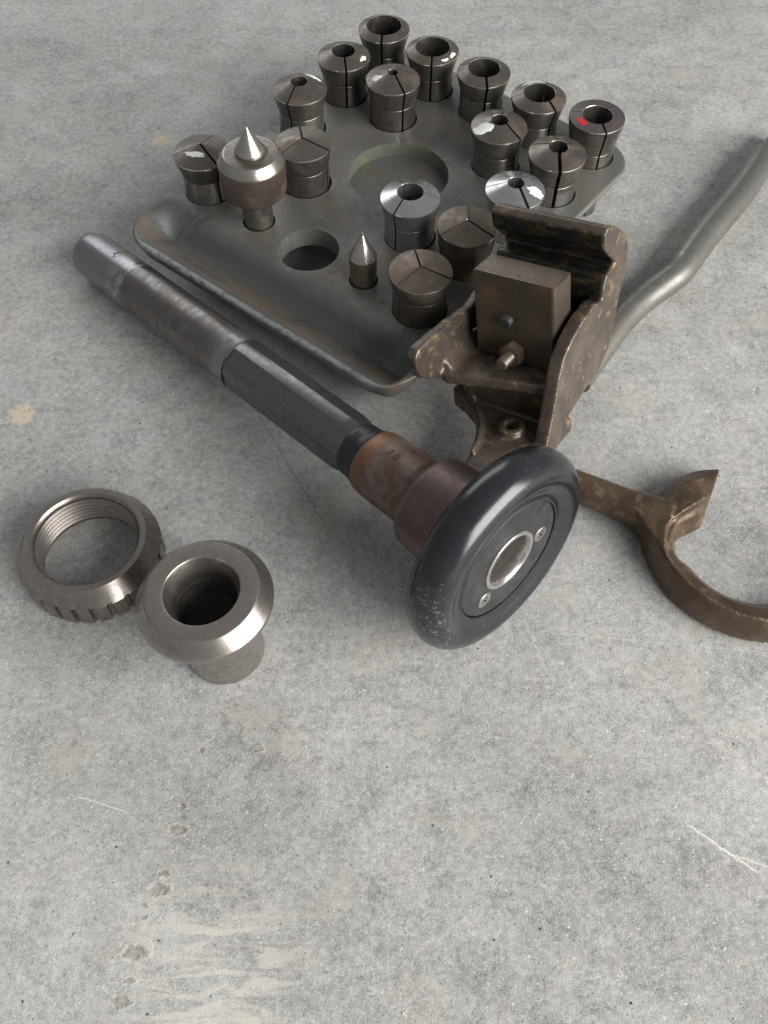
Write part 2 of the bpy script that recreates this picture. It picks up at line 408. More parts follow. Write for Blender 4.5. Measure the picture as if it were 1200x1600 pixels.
    line((-.205, .186), (-.160, .172), .0007, (.62, .61, .58), .7)
    line((-.115, .52), (-.045, .39), .0006, (.10, .095, .09), .6)
    line((.10, .315), (.112, .270), .0010, (.56, .52, .45), .6, 1.2)
    line((.05, .10), (.11, .19), .0005, (.55, .54, .52), .25)
    line((-.22, .372), (-.20, .395), .0022, (.17, .15, .12), .5, 1.4)
    h = g.math('ADD', g.math('MULTIPLY', n3, .9), g.math('MULTIPLY', n4, .9))
    h = g.math('ADD', h, g.math('MULTIPLY', fine, .35))
    h = g.math('SUBTRACT', h, g.math('MULTIPLY', pit, 2.2))
    h = g.math('ADD', h, g.math('MULTIPLY', rim, .6))
    h = g.math('SUBTRACT', h, g.math('MULTIPLY', dg2, .8))
    r = g.math('ADD', .62, g.math('MULTIPLY', g.math('SUBTRACT', n2, .5), .3), clamp=True)
    return g.out(c, r, 0.0, g.bump(h, .26, .0011), .35)
M['floor'] = floor_mat()

# ------------------------------------------------------------------ mesh helpers
def mesh_obj(name, me, mats, parent=None, smooth=True, angle=35):
    if not isinstance(mats, (list, tuple)): mats = [mats]
    for m in mats: me.materials.append(m)
    if smooth:
        me.polygons.foreach_set('use_smooth', [True] * len(me.polygons))
        try: me.set_sharp_from_angle(angle=R(angle))
        except Exception: pass
    me.update()
    o = bpy.data.objects.new(name, me)
    COL.objects.link(o)
    if parent is not None: o.parent = parent
    return o
def from_data(name, v, f, mats, parent=None, idx=None, smooth=True, angle=35):
    me = bpy.data.meshes.new(name)
    me.from_pydata(v, [], f)
    bm = bmesh.new(); bm.from_mesh(me)
    bmesh.ops.remove_doubles(bm, verts=bm.verts, dist=1e-6)
    if idx is None: bmesh.ops.recalc_face_normals(bm, faces=bm.faces)
    bm.to_mesh(me); bm.free()
    if idx is not None and len(idx) == len(me.polygons):
        me.polygons.foreach_set('material_index', idx)
        bm = bmesh.new(); bm.from_mesh(me)
        bmesh.ops.recalc_face_normals(bm, faces=bm.faces); bm.to_mesh(me); bm.free()
    return mesh_obj(name, me, mats, parent, smooth, angle)
def lathe_data(prof, n=96, closed=False):
    """prof: list of (r, z); r==0 at an end makes a pole"""
    v, f = [], []
    k = len(prof)
    for i in range(n):
        a = 2 * math.pi * i / n
        ca, sa = math.cos(a), math.sin(a)
        for (r, z) in prof: v.append((r * ca, r * sa, z))
    for i in range(n):
        j = (i + 1) % n
        for q in range(k if closed else k - 1):
            q2 = (q + 1) % k
            f.append((i * k + q, j * k + q, j * k + q2, i * k + q2))
    return v, f
def lathe(name, prof, mats, parent=None, n=96, closed=False, slot=None, angle=35):
    v, f = lathe_data(prof, n, closed)
    me = bpy.data.meshes.new(name); me.from_pydata(v, [], f)
    bm = bmesh.new(); bm.from_mesh(me)
    kq = len(prof) if closed else len(prof) - 1
    if slot:
        bm.faces.ensure_lookup_table()
        for i, fc in enumerate(bm.faces): fc.material_index = slot[i % kq]
    bmesh.ops.remove_doubles(bm, verts=bm.verts, dist=1e-7)
    bmesh.ops.recalc_face_normals(bm, faces=bm.faces)
    bm.to_mesh(me); bm.free()
    return mesh_obj(name, me, mats, parent, True, angle)
def rounded(prof, r=.0006, seg=2, closed=False):
    """soften the corners of a profile"""
    out = []
    n = len(prof)
    for i, p in enumerate(prof):
        if not closed and i in (0, n - 1): out.append(p); continue
        a = Vector(prof[i - 1]); b = Vector(p); c = Vector(prof[(i + 1) % n])
        d1 = (a - b); d2 = (c - b)
        if d1.length < 1e-9 or d2.length < 1e-9: out.append(p); continue
        t = min(r, d1.length * .45, d2.length * .45)
        p1 = b + d1.normalized() * t; p2 = b + d2.normalized() * t
        for k in range(seg + 1):
            u = k / seg
            q = (1 - u) ** 2 * p1 + 2 * u * (1 - u) * b + u * u * p2
            out.append((q.x, q.y))
    return out
def empty(name, loc=(0, 0, 0), mat=None):
    o = bpy.data.objects.new(name, None)
    o.empty_display_size = .02
    COL.objects.link(o)
    if mat is not None: o.matrix_world = mat
    else: o.location = loc
    return o
def tag(o, label, cat, group=None):
    o['label'] = label; o['category'] = cat
    if group: o['group'] = group
    return o
def prism(bm, poly, a0, a1, axes='yzx'):
    """extrude a polygon: poly in the first two axes, from a0 to a1 in the third"""
    ix = {'x': 0, 'y': 1, 'z': 2}
    lo, hi = [], []
    for (p, q) in poly:
        for arr, w in ((lo, a0), (hi, a1)):
            co = [0, 0, 0]; co[ix[axes[0]]] = p; co[ix[axes[1]]] = q; co[ix[axes[2]]] = w
            arr.append(bm.verts.new(co))
    n = len(poly)
    bm.faces.new(lo); bm.faces.new(hi[::-1])
    for i in range(n):
        j = (i + 1) % n
        bm.faces.new((lo[i], hi[i], hi[j], lo[j]))
def add_cyl(bm, p0, p1, r0, r1=None, n=32):
    r1 = r0 if r1 is None else r1
    p0, p1 = Vector(p0), Vector(p1)
    d = (p1 - p0)
    mat = Matrix.Translation((p0 + p1) / 2) @ d.to_track_quat('Z', 'Y').to_matrix().to_4x4()
    bmesh.ops.create_cone(bm, cap_ends=True, segments=n, radius1=r0, radius2=r1, depth=d.length, matrix=mat)
def evaluated(o):
    dg = bpy.context.evaluated_depsgraph_get()
    dg.update()
    return bpy.data.meshes.new_from_object(o.evaluated_get(dg))
def cast_mesh(bm, voxel, smooth_it, factor=.5, cuts=None):
    """fuse rough solids into one rounded casting"""
    bmesh.ops.recalc_face_normals(bm, faces=bm.faces)
    me = bpy.data.meshes.new('casting_raw'); bm.to_mesh(me); bm.free()
    o = bpy.data.objects.new('casting_raw', me); COL.objects.link(o)
    m = o.modifiers.new('r', 'REMESH'); m.mode = 'VOXEL'; m.voxel_size = voxel
    m = o.modifiers.new('s', 'SMOOTH'); m.iterations = smooth_it; m.factor = factor
    if cuts is not None:
        c = bpy.data.objects.new('cut_raw', cuts); COL.objects.link(c)
        m = o.modifiers.new('b', 'BOOLEAN'); m.object = c; m.operation = 'DIFFERENCE'; m.solver = 'EXACT'
    me2 = evaluated(o)
    bpy.data.objects.remove(o)
    if cuts is not None: bpy.data.objects.remove(c)
    return me2

# ------------------------------------------------------------------ floor
bm = bmesh.new()
bmesh.ops.create_grid(bm, x_segments=8, y_segments=8, size=6)
me = bpy.data.meshes.new('floor'); bm.to_mesh(me); bm.free()
fl = mesh_obj('floor', me, M['floor'], None, False)
fl['kind'] = 'structure'

# ------------------------------------------------------------------ tray
TO = Vector((.0009, .8944, 0))
TA = R(-38.36)
TZ = .058
S0, S1, T0, T1 = -.035, .270, -.038, .332
def sm(x, a, b):
    t = max(0.0, min(1.0, (x - a) / (b - a))); return t * t * (3 - 2 * t)
def tray_h(s, t):
    e = sm(s, S0 + .004, S0 + .030) * sm(-s, -(S1 - .005), -(S1 - .018))
    down = sm(t, .2735, .2935)
    up = .35 * sm(t, .2935, .3275) + .65 * max(0.0, min(1.0, (t - .2965) / .031))
    g = -.0220 * down * (1 - up) * e - .0008 * up
    return g
COLLETS = [  # px-free world positions, slit angle, bore, body radius, face slope, kind
    (0.0000, .8939, -96, .0168, .0192, .48, 'dark'), (.0458, .8576, -94, .0162, .0192, .46, 'grey'),
    (.0921, .8228, -86, .0147, .0195, .46, 'grey'), (.1396, .7846, -58, .0142, .0192, .44, 'grey'),
    (.1887, .7564, -78, .0133, .0195, .16, 'violet'), (.1484, .7047, -90, .0082, .0196, .42, 'grey'),
    (.1010, .7418, -46, .0075, .0200, .40, 'grey'), (.1087, .6571, -68, .0070, .0200, .42, 'bright'),
    (.0082, .8118, -65, .0046, .0212, .36, 'dark'), (-.0378, .8482, -83, .0108, .0194, .42, 'dark'),
    (-.0767, .7971, -114, .0075, .0196, .46, 'grey'), (-.0702, .7178, -21, .0011, .0208, .24, 'dark'),
    (-.1563, .7065, -50, .0010, .0190, .34, 'dark'), (.0216, .6475, -124, .0108, .0204, .44, 'bright'),
    (.0674, .6132, -34, .0018, .0196, .24, 'brown'), (.0283, .5612, -20, .0008, .0206, .20, 'brown')]
COLLETS = [c[:4] + (min(c[4] * 1.05, .0216),) + c[5:] for c in COLLETS]
LIVE = (-.1085, .6668); HOLE = (-.0635, .6305); PIN = (-.0170, .5945); DISH = (.0133, .7290)

def to_tray(x, y):
    d = Vector((x, y, 0)) - TO
    c, s_ = math.cos(-TA), math.sin(-TA)
    u = d.x * c - d.y * s_; w = d.x * s_ + d.y * c
    return u, -w          # s along e1, t away from the back row
def build_tray():
    root = empty('collet_tray', (TO.x, TO.y, 0))
    root.rotation_euler = (0, 0, TA)
    tag(root, 'worn grey cast tray with drilled holes and trough, holding the upright collets', 'tray')
    NC = 18
    def loop(d, nside=36):
        s0, s1, t0, t1 = S0 + d, S1 - d, T0 + d, T1 - d
        r = min(max(.036 - d, .004), (s1 - s0) * .45)
        pts = []
        for (cx, cy, a0) in ((s1 - r, t1 - r, 0), (s0 + r, t1 - r, 90), (s0 + r, t0 + r, 180), (s1 - r, t0 + r, 270)):
            for k in range(NC + 1):
                a = R(a0 + 90 * k / NC)
                pts.append((cx + r * math.cos(a), cy + r * math.sin(a)))
            nx = len(pts)
            a1 = R(a0 + 90)
            # straight run to the next corner
            order = [(s1 - r, t1 - r), (s0 + r, t1 - r), (s0 + r, t0 + r), (s1 - r, t0 + r)]
            i = int(a0 / 90); nxt = order[(i + 1) % 4]
            ex = nxt[0] + r * math.cos(a1); ey = nxt[1] + r * math.sin(a1)
            px, py = pts[-1]
            for k in range(1, nside):
                u = k / nside
                pts.append((px + (ex - px) * u, py + (ey - py) * u))
        return pts
    ds = [0, .0002, .0006, .0012, .0019, .0026, .0036, .0048, .0060, .0075, .009, .011, .014, .017, .020, .023, .026, .029, .032, .035, .039, .043, .048, .054, .062, .072, .085, .10, .12, .14, .1515]
    v, f = [], []
    loops = []
    EDGE = .0026
    def rim(d):   # rounding of the outer edge
        return 0 if d >= EDGE else -(EDGE - math.sqrt(max(0, EDGE ** 2 - (EDGE - d) ** 2)))
    for d in ds:
        lp = []
        for (s, t) in loop(d):
            lp.append(len(v)); v.append((s, -t, TZ + tray_h(s, t) + rim(d)))
        loops.append(lp)
    bot = []
    for d in (.0060, .0085, .012, .018, .024, .030, .036, .042, .05, .065, .09, .12, .1515):
        lp = []
        for (s, t) in loop(d):
            lp.append(len(v)); v.append((s, -t, TZ - .0165 + min(0, tray_h(s, t) * .9) - .0015 * (d > .007)))
        bot.append(lp)
    n = len(loops[0])
    allp = bot[::-1] + loops
    for a, b in zip(allp, allp[1:]):
        for i in range(n):
            j = (i + 1) % n
            f.append((a[i], a[j], b[j], b[i]))
    f.append(tuple(loops[-1])); f.append(tuple(bot[-1][::-1]))
    me = bpy.data.meshes.new('tray_raw'); me.from_pydata(v, [], f)
    bm = bmesh.new(); bm.from_mesh(me)
    bmesh.ops.triangulate(bm, faces=[fc for fc in bm.faces if len(fc.verts) > 4])
    bmesh.ops.recalc_face_normals(bm, faces=bm.faces); bm.to_mesh(me); bm.free()
    o = bpy.data.objects.new('tray_raw', me); COL.objects.link(o)
    cb = bmesh.new()
    def hole(x, y, r, z0, z1, seg=56):
        s, t = to_tray(x, y)
        add_cyl(cb, (s, -t, z0), (s, -t, z1), r, r, seg)
    for c in COLLETS: hole(c[0] + .0006, c[1] + .0004, c[4] + .0012, .01, .09)
    hole(*LIVE, .0142, .01, .09); hole(*PIN, .0122, .01, .09); hole(*HOLE, .0258, .01, .09); hole(*DISH, .0452, .0445, .09, 96)
    bmesh.ops.recalc_face_normals(cb, faces=cb.faces)
    cme = bpy.data.meshes.new('cut'); cb.to_mesh(cme); cb.free()
    co = bpy.data.objects.new('cut', cme); COL.objects.link(co)
    m = o.modifiers.new('b', 'BOOLEAN'); m.object = co; m.operation = 'DIFFERENCE'; m.solver = 'EXACT'
    me2 = evaluated(o)
    bpy.data.objects.remove(o); bpy.data.objects.remove(co)
    me2.materials.clear(); me2.name = 'plate'
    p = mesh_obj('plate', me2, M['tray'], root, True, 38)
    for (s, t) in ((S0 + .028, T0 + .03), (S1 - .045, T0 + .045), (S0 + .04, .24), (S1 - .03, .19)):
        fb = bmesh.new(); add_cyl(fb, (s, -t, 0), (s, -t, TZ - .0175), .010, .013, 24)
        fm = bpy.data.meshes.new('foot'); fb.to_mesh(fm); fb.free()
        mesh_obj('foot', fm, M['tray'], root)
    return root
build_tray()

# ------------------------------------------------------------------ collets
KINDS = {'grey': ('collet_grey', 'face_grey'), 'dark': ('collet_dark', 'face_grey'), 'brown': ('collet_brown', 'face_brown'),
         'bright': ('collet_bright', 'face_bright'), 'violet': ('collet_grey', 'face_violet')}
def jaw_mesh(prof, slots, a0, a1, g0, g1, n=26):
    v, f, mi = [], [], []
    k = len(prof)
    for i in range(n + 1):
        u = i / n
        for (r, z) in prof:
            b0 = a0 + math.asin(min(.999, g0 / r)); b1 = a1 - math.asin(min(.999, g1 / r))
            a = b0 + (b1 - b0) * u if b1 > b0 else (b0 + b1) / 2
            v.append((r * math.cos(a), r * math.sin(a), z))
    for i in range(n):
        for q in range(k):
            q2 = (q + 1) % k
            f.append((i * k + q, (i + 1) * k + q, (i + 1) * k + q2, i * k + q2)); mi.append(slots[q])
    f.append(tuple(range(k))[::-1]); mi.append(0)
    f.append(tuple(n * k + q for q in range(k))); mi.append(0)
    return v, f, mi
CLAB = [
    'wide bore steel collet at the far back corner of the tray',
    'wide bore collet with two white dabs on its rim, right of the farthest collet',
    'wide bore brown grey collet third along the back edge row, between its neighbours',
    'collet with a white arc on its far rim, next to the red marked collet',
    'dark faced collet with a red paint mark at the right corner of the tray',
    'medium bore collet standing just in front of the red marked collet',
    'small bore collet with a big white paint blot, right of the round dish',
    'bright polished collet with a white dab, half hidden behind the bracket groove',
    'dark collet with small bore and a white spot, behind the round dish',
    'medium bore collet with one white stroke on its face, left of the farthest collet',
    'small bore collet with a white curved mark, at the left back edge of the tray',
    'closed collet with three tight slits just right of the live centre',
    'closed collet with a long white smear, behind the live centre at the left edge',
    'bright silver collet with open bore, between the round dish and the pointed pin',
    'rusty brown collet with closed jaws, half hidden behind the steel block',
    'brown collet with closed jaws at the front of the tray beside the trough']
# paint marks: (angle deg, radius fraction, length, width, kind)
PAINT = {1: [(-28, .86, .0085, .0028), (-58, .86, .006, .0026)], 3: [(104, .84, .020, .0062)], 4: [(-150, .72, .0115, .0056, 'red')],
         6: [(-152, .68, .019, .0095)], 7: [(-22, .68, .013, .009)], 8: [(-166, .62, .0085, .0062)], 9: [(-20, .80, .0085, .0036)],
         10: [(52, .78, .018, .0056)], 12: [(-118, .42, .0165, .0046)]}
def face_z(c, r): return .0402 + c[5] * (.0246 - r)
def add_paint(root, c, spec, seed):
    ang, rf, ln, wd = spec[:4]
    mat = M['red_paint'] if len(spec) > 4 else M['white_paint']
    rnd = random.Random(seed)
    R0 = .0246 * rf; ln *= 1.15; wd *= 1.2
    a = R(ang)
    tangential = rf > .75 or len(spec) > 4
    nb, rings = 30, 4
    amp = [1 + rnd.uniform(-.5, .35) for _ in range(nb)]
    amp = [(amp[i - 1] + amp[i] * 2 + amp[(i + 1) % nb]) / 4 for i in range(nb)]
    pts = [(0, 0, 1)]
    for q in range(1, rings + 1):
        for i in range(nb):
            t = 2 * math.pi * i / nb
            pts.append((math.cos(t) * ln / 2 * amp[i] * q / rings, math.sin(t) * wd / 2 * amp[i] * q / rings, 1 - (q / rings) ** 3))
    v = []
    for (u, w, h) in pts:
        if tangential:                 # bend round the rim
            rr = R0 + w; aa = a + u / R0
            x, y = rr * math.cos(aa), rr * math.sin(aa)
        else:                          # drawn across the face, left to right
            x = R0 * math.cos(a) + u * .97 + w * .2; y = R0 * math.sin(a) - u * .22 + w
            rr = math.hypot(x, y)
            if rr > .0242: x *= .0242 / rr; y *= .0242 / rr; rr = .0242
        v.append((x, y, face_z(c, rr) + .00008 + .00022 * max(h, 0)))
    f = [(0, 1 + i, 1 + (i + 1) % nb) for i in range(nb)]
    for q in range(rings - 1):
        for i in range(nb):
            j = (i + 1) % nb
            f.append((1 + q * nb + i, 1 + (q + 1) * nb + i, 1 + (q + 1) * nb + j, 1 + q * nb + j))
    base = 1 + (rings - 1) * nb
    k = len(v)
    for i in range(nb):
        x, y, z = v[base + i]; v.append((x, y, z - .0002))
    for i in range(nb):
        j = (i + 1) % nb
        f.append((base + i, k + i, k + j, base + j))
    from_data('paint_mark', v, f, mat, root, angle=60)
for i, c in enumerate(COLLETS):
    x, y, ang, rb, rbody, slope, kind = c
    root = empty('collet', (x, y, TZ))
    tag(root, CLAB[i], 'collet', 'collets standing in the tray')
    lo = {15: .0245, 11: .0232, 8: .0230, 5: .0205}.get(i, .0222) + random.uniform(-.0008, .0008)
    conez = .0385
    if kind == 'violet': lo = .014
    if i in (14,): lo = .008
    prof = [(rbody - .0045, -.058), (rbody - .0045, -.032), (rbody - .0002, -.027), (rbody, .0)]
    slots = [0, 0, 3, 3]
    prof += [(rbody, lo - .0012), (rbody - .00012, lo - .0010), (rbody - .00012, lo - .0002), (rbody + .0001, lo + .0001)]
    slots += [0, 0, 0, 0]
    # slightly hollow flare up to the rim
    for k in range(1, 6):
        u = k / 6
        prof.append((rbody + .0002 + (.0248 - rbody) * (u ** 1.0), lo + .0003 + (conez - lo) * u)); slots.append(0)
    prof += [(.02485, conez + .0003), (.02485, .0394), (.0246, .0402)]
    slots += [0, 2, 1]
    zi = face_z(c, rb)
    mid = (.0246 + rb) / 2
    prof += [(mid, face_z(c, mid)), (rb + .0003, face_z(c, rb + .0003)), (rb, zi - .0004)]
    slots += [1, 2, 0]
    prof += [(rb, -.01), (min(rb + .001, rbody - .007), -.058)]
    slots += [0, 0]
    slots = slots[:len(prof)]
    while len(slots) < len(prof): slots.append(0)
    gm = {0: .0009, 1: .0008, 2: .0010, 3: .0009, 5: .0013, 7: .0010, 12: .0008, 14: .0007, 15: .0007, 13: .0006, 10: .0006}.get(i, .0008)
    gm *= 1.2
    gaps = [gm, gm * (.85 if i in (11, 15, 14) else .38), gm * .38]
    if i in (15, 11, 14): gaps = [gm * 1.0, gm * 1.25, gm * .4]
    gaps = [min(g_, rb * .95) for g_ in gaps]
    for k in range(3):
        a0 = R(ang + 120 * k); a1 = R(ang + 120 * (k + 1))
        v, f, mi = jaw_mesh(prof, slots, a0, a1, gaps[k], gaps[(k + 1) % 3])
        km = KINDS[kind]
        me = bpy.data.meshes.new('jaw'); me.from_pydata(v, [], f)
        me.polygons.foreach_set('material_index', mi)
        bm = bmesh.new(); bm.from_mesh(me); bmesh.ops.recalc_face_normals(bm, faces=bm.faces); bm.to_mesh(me); bm.free()
        mesh_obj('jaw', me, [M[km[0]], M[km[1]], M['worn_edge'], M['collet_ground' if i in (2, 3, 5, 10, 12) else km[0]]], root, True, 24)
    for q, sp in enumerate(PAINT.get(i, [])): add_paint(root, c, sp, i * 10 + q)

# ------------------------------------------------------------------ live centre and pointed pin
lc = empty('live_center', (LIVE[0], LIVE[1], TZ))
tag(lc, 'live centre with bright cone point and brown body on a thin shank', 'lathe center')
lathe('shank', rounded([(0, -.050), (.0122, -.050), (.0130, .033), (0, .033)], .0006), M['collet_grey'], lc, 64)
lathe('body', rounded([(.010, .0318), (.0245, .0318), (.0272, .0345), (.0280, .0613), (.0277, .0620), (.010, .0620)], .0008), M['live_body'], lc, 96)
lathe('cap', rounded([(.010, .0618), (.0278, .0622), (.0226, .0690), (.0218, .0694), (.0145, .0696), (.0130, .0702), (.0, .0702)], .0005), [M['live_top'], M['face_grey']], lc, 96, slot=[0] * 9 + [1] * 40)
lathe('cone_point', rounded([(.0125, .0695), (.0125, .0722), (.0119, .0732), (.0004, .0925), (0, .0928)], .0006), M['point'], lc, 72)
pn = empty('center_pin', (PIN[0], PIN[1], TZ))
tag(pn, 'small pointed steel pin standing alone in the tray beside the empty hole', 'lathe center')
lathe('shank', rounded([(0, -.050), (.0100, -.050), (.0112, .020), (.0115, .0258), (.0, .0258)], .0004), M['pin'], pn, 64)
lathe('cone_point', rounded([(.0, .0250), (.0115, .0256), (.0112, .0264), (.0014, .0462), (.0009, .0468), (.0007, .0490), (0, .0493)], .0003), M['point'], pn, 64)

# ------------------------------------------------------------------ drawbar with handwheel
PA = Vector((-.2669, .6706, .0200)); PC = Vector((.0738, .3231, .0760))
DL = (PC - PA).length
dd = (PC - PA).normalized()
uu = dd.cross(Vector((0, 0, 1))).normalized(); ww = uu.cross(dd)
# local z along the bar, local y up
DM = Matrix(((-uu.x, ww.x, dd.x, PA.x), (-uu.y, ww.y, dd.y, PA.y), (-uu.z, ww.z, dd.z, PA.z), (0, 0, 0, 1)))
db = empty('drawbar', mat=DM)
tag(db, 'long ground steel drawbar with black handwheel lying across the concrete floor', 'drawbar')
lathe('shaft', rounded([(0, -.0005), (.0140, 0), (.0185, .0022), (.0202, .0075), (.0207, .016), (.0212, .055), (.0215, .081), (.0213, .0816), (.0218, .15), (.0223, .2243), (.0200, .2246), (0, .2246)], .0008, 3), [M['shaft'], M['black_neck']], db, 128, slot=[0] * 33 + [1] * 32)  # second slot blackens the step face so it shows no bright crescent of light
# hexagonal section with softly rounded corners
v, f = [], []
HN = 96
def hexr(a, rc, soft):
    a6 = (a + math.pi / 6) % (math.pi / 3) - math.pi / 6
    fl_ = rc * math.cos(math.pi / 6) / math.cos(a6)
    return min(fl_, rc * soft)
zs = [(.2240, .0), (.2242, .975), (.2275, 1.0), (.29, 1.0), (.3445, 1.0), (.3490, .985), (.3555, .94), (.3560, .0)]
cam_l = DM.inverted() @ Vector((0, 0, .62))
fa = math.atan2(cam_l.y, cam_l.x)          # one flat of the hexagon lies uppermost
for (z, k) in zs:
    for i in range(HN):
        a = 2 * math.pi * i / HN
        r = hexr(a - fa, .0247, .905) * k if k > 0 else .001
        if z > .3485: r = min(r, .0222 if z < .353 else .0205)
        v.append((r * math.cos(a), r * math.sin(a), z))
for q in range(len(zs) - 1):
    for i in range(HN):
        j = (i + 1) % HN
        f.append((q * HN + i, q * HN + j, (q + 1) * HN + j, (q + 1) * HN + i))
from_data('hexagon_section', v, f, M['hexdark'], db, angle=14)
lathe('neck', rounded([(.010, .355), (.0205, .355), (.0212, .3585), (.0212, .3655), (.0232, .3715), (.010, .3720)], .0008), M['black_neck'], db, 96)
c1 = lathe('collar', rounded([(.010, .3705), (.0226, .3710), (.0246, .3745), (.0256, .3830), (.0258, .4180), (.0240, .4230), (.0236, .4255), (.010, .4255)], .0012, 3), M['rust_collar'], db, 112)
lathe('flange', rounded([(.010, .4245), (.0300, .4245), (.0335, .4275), (.0352, .4310), (.0372, .4600), (.0372, .4612), (.0300, .4615), (.010, .4615)], .0008, 3), M['collar_plum'], db, 112)
lathe('bearing_lip', rounded([(.030, .4610), (.0366, .4612), (.0370, .4622), (.0366, .4634), (.030, .4640)], .0004), M['worn_edge'], db, 112)
lathe('wheel_boss', rounded([(.020, .4630), (.0345, .4635), (.0360, .4680), (.0420, .4790), (.0200, .4790)], .0010), M['black_neck'], db, 96)
W0 = DL
prof = [(.0460, .0092), (.0462, .0116), (.0470, .0120), (.0480, .0114), (.0500, .0114), (.0525, .0120), (.0550, .0132), (.0580, .0148), (.0615, .0157), (.0650, .0154),
        (.0690, .0140), (.0725, .0110), (.0750, .0070), (.0763, .0025), (.0765, -.0020), (.0756, -.0065), (.0735, -.0105), (.0700, -.0135), (.0655, -.0150),
        (.0600, -.0148), (.0540, -.0125), (.0480, -.0105), (.0300, -.0100), (.0300, .0092)]
wh = lathe('handwheel', [(r, z + W0) for r, z in prof], M['wheel'], db, 160, closed=True, angle=50)
pl = lathe('hub_plate', rounded([(.0232, W0 + .006), (.0232, W0 + .0113), (.0445, W0 + .0113), (.0456, W0 + .0106), (.0456, W0 + .006)], .0004), M['plate'], wh, 128)
lathe('hub_bushing', rounded([(.0231, W0 + .004), (.0231, W0 + .0121), (.0224, W0 + .0126), (.0202, W0 + .0126), (.0186, W0 + .0100), (.0182, W0 + .006), (.0178, W0 - .028), (.0120, W0 - .034), (.0, W0 - .034)], .0004), M['hub'], wh, 112)
def screw_at(r, ang, turn):
    cx, cy = r * math.cos(ang), r * math.sin(ang)
    rot = Matrix.Translation((cx, cy, W0 + .0114)) @ Matrix.Rotation(turn, 4, 'Z')
    sc = lathe('screw', rounded([(0, -.002), (.0060, -.002), (.0062, .0001), (.0058, .0005), (0, .0007)], .0003), M['screw'], wh, 40)
    sc.matrix_local = rot
    for a in (0, 1):
        bm = bmesh.new(); bmesh.ops.create_cube(bm, size=1, matrix=Matrix.Rotation(a * math.pi / 2, 4, 'Z') @ Matrix.Translation((0, 0, .0006)) @ Matrix.Diagonal((.0062, .0011, .0004, 1)))
        m2 = bpy.data.meshes.new('recess'); bm.to_mesh(m2); bm.free()
        mesh_obj('recess', m2, M['ink'], sc, False)
# bar-local angles (x is -u)
for (su, sw) in ((-.0311, -.0026), (.0239, -.0212)):
    screw_at(math.hypot(su, sw), math.atan2(sw, -su), .6)
# stamped figures on the collar
def stamp(txt, zc, ang0, size, rad):
    cu = bpy.data.curves.new('stamp', 'FONT'); cu.body = txt; cu.size = size; cu.align_x = 'CENTER'; cu.align_y = 'CENTER'; cu.extrude = .0
    to = bpy.data.objects.new('stamp_raw', cu); COL.objects.link(to)
    me = evaluated(to); bpy.data.objects.remove(to)
    bm = bmesh.new(); bm.from_mesh(me)
    bmesh.ops.triangulate(bm, faces=bm.faces)
    for vv in bm.verts:
        x, y = vv.co.x, vv.co.y
        a = ang0 - y / rad
        vv.co = (rad * math.cos(a), rad * math.sin(a), zc + x)
    bm.to_mesh(me); bm.free(); me.materials.clear(); me.name = 'stamped_figures'
    o = mesh_obj('stamped_figures', me, M['ink'], c1, False)
stamp('7.0', .397, fa - .45, .0082, .02595)
# small oil hole in the collar
hb = lathe('oil_hole', [(.0, .0), (.0016, .0), (.0016, -.0004)], M['ink'], c1, 20)
ah = fa - .95
hb.matrix_local = Matrix.Translation((.02595 * math.cos(ah), .02595 * math.sin(ah), .404)) @ Vector((math.cos(ah), math.sin(ah), 0)).to_track_quat('Z', 'Y').to_matrix().to_4x4()

# ------------------------------------------------------------------ slotted ring nut
def ring_nut():
    nsl, per = 25, 15
    n = nsl * per
    # outside from the bottom, over the top, down the thread
    outer = [(.0495, .0), (.0507, .0012), (.0515, .004), (.0515, .0203), (.0512, .0214), (.0506, .0220)]
    top = [(.0437, .0342), (.0431, .0350), (.0388, .0350), (.0374, .0338)]
    thr = []
    z = .0315
    while z > .005:
        thr += [(.0362, z), (.0362, z - .0008), (.0380, z - .0021), (.0380, z - .0026)]
        z -= .0040
    prof = outer + top + thr + [(.0385, .0015), (.0395, .0)]
    k = len(prof)
    v, f = [], []
    for i in range(n):
        a = 2 * math.pi * i / n + .0
        ph = i % per
        slot = ph in (0, 1, 2, 3)
        for q, (r, z) in enumerate(prof):
            if slot and q < 5: r -= .0030 if q > 0 else .0015
            tw = .0
            v.append((r * math.cos(a + tw), r * math.sin(a + tw), z))
    for i in range(n):
        j = (i + 1) % n
        for q in range(k):
            q2 = (q + 1) % k
            f.append((i * k + q, j * k + q, j * k + q2, i * k + q2))
    o = from_data('ring_nut', v, f, M['ring'], None, angle=28)
    o.location = (-.2135, .3577, 0)
    o.rotation_euler = (0, 0, .1)
    return tag(o, 'steel ring nut with threaded bore and slotted edge lying flat on the floor', 'ring nut')
ring_nut()

# ------------------------------------------------------------------ flanged sleeve
sl = lathe('flanged_sleeve', rounded([(.0205, 0), (.0262, 0), (.0268, .0015), (.0284, .060), (.0310, .0640), (.0420, .0690), (.0446, .0710), (.0447, .0742), (.0372, .0842), (.0362, .0848),
      (.0255, .0850), (.0248, .0845), (.0222, .0770), (.0212, .0740), (.0209, .066), (.0211, .0655), (.0211, .0640), (.0208, .0635), (.0208, .060), (.0210, .0595), (.0210, .0580), (.0207, .0575)], .0007, 2, closed=True), [M['sleeve'], M['dusty_top']], None, 160, closed=True, slot=[1 if 26 < q < 33 else 0 for q in range(66)])
sl.location = (-.1105, .2865, 0)
sl.rotation_euler = (R(-1.5), R(-3.5), 0)
tag(sl, 'flanged steel sleeve standing in front of the ring nut, wide mouth facing up', 'sleeve')

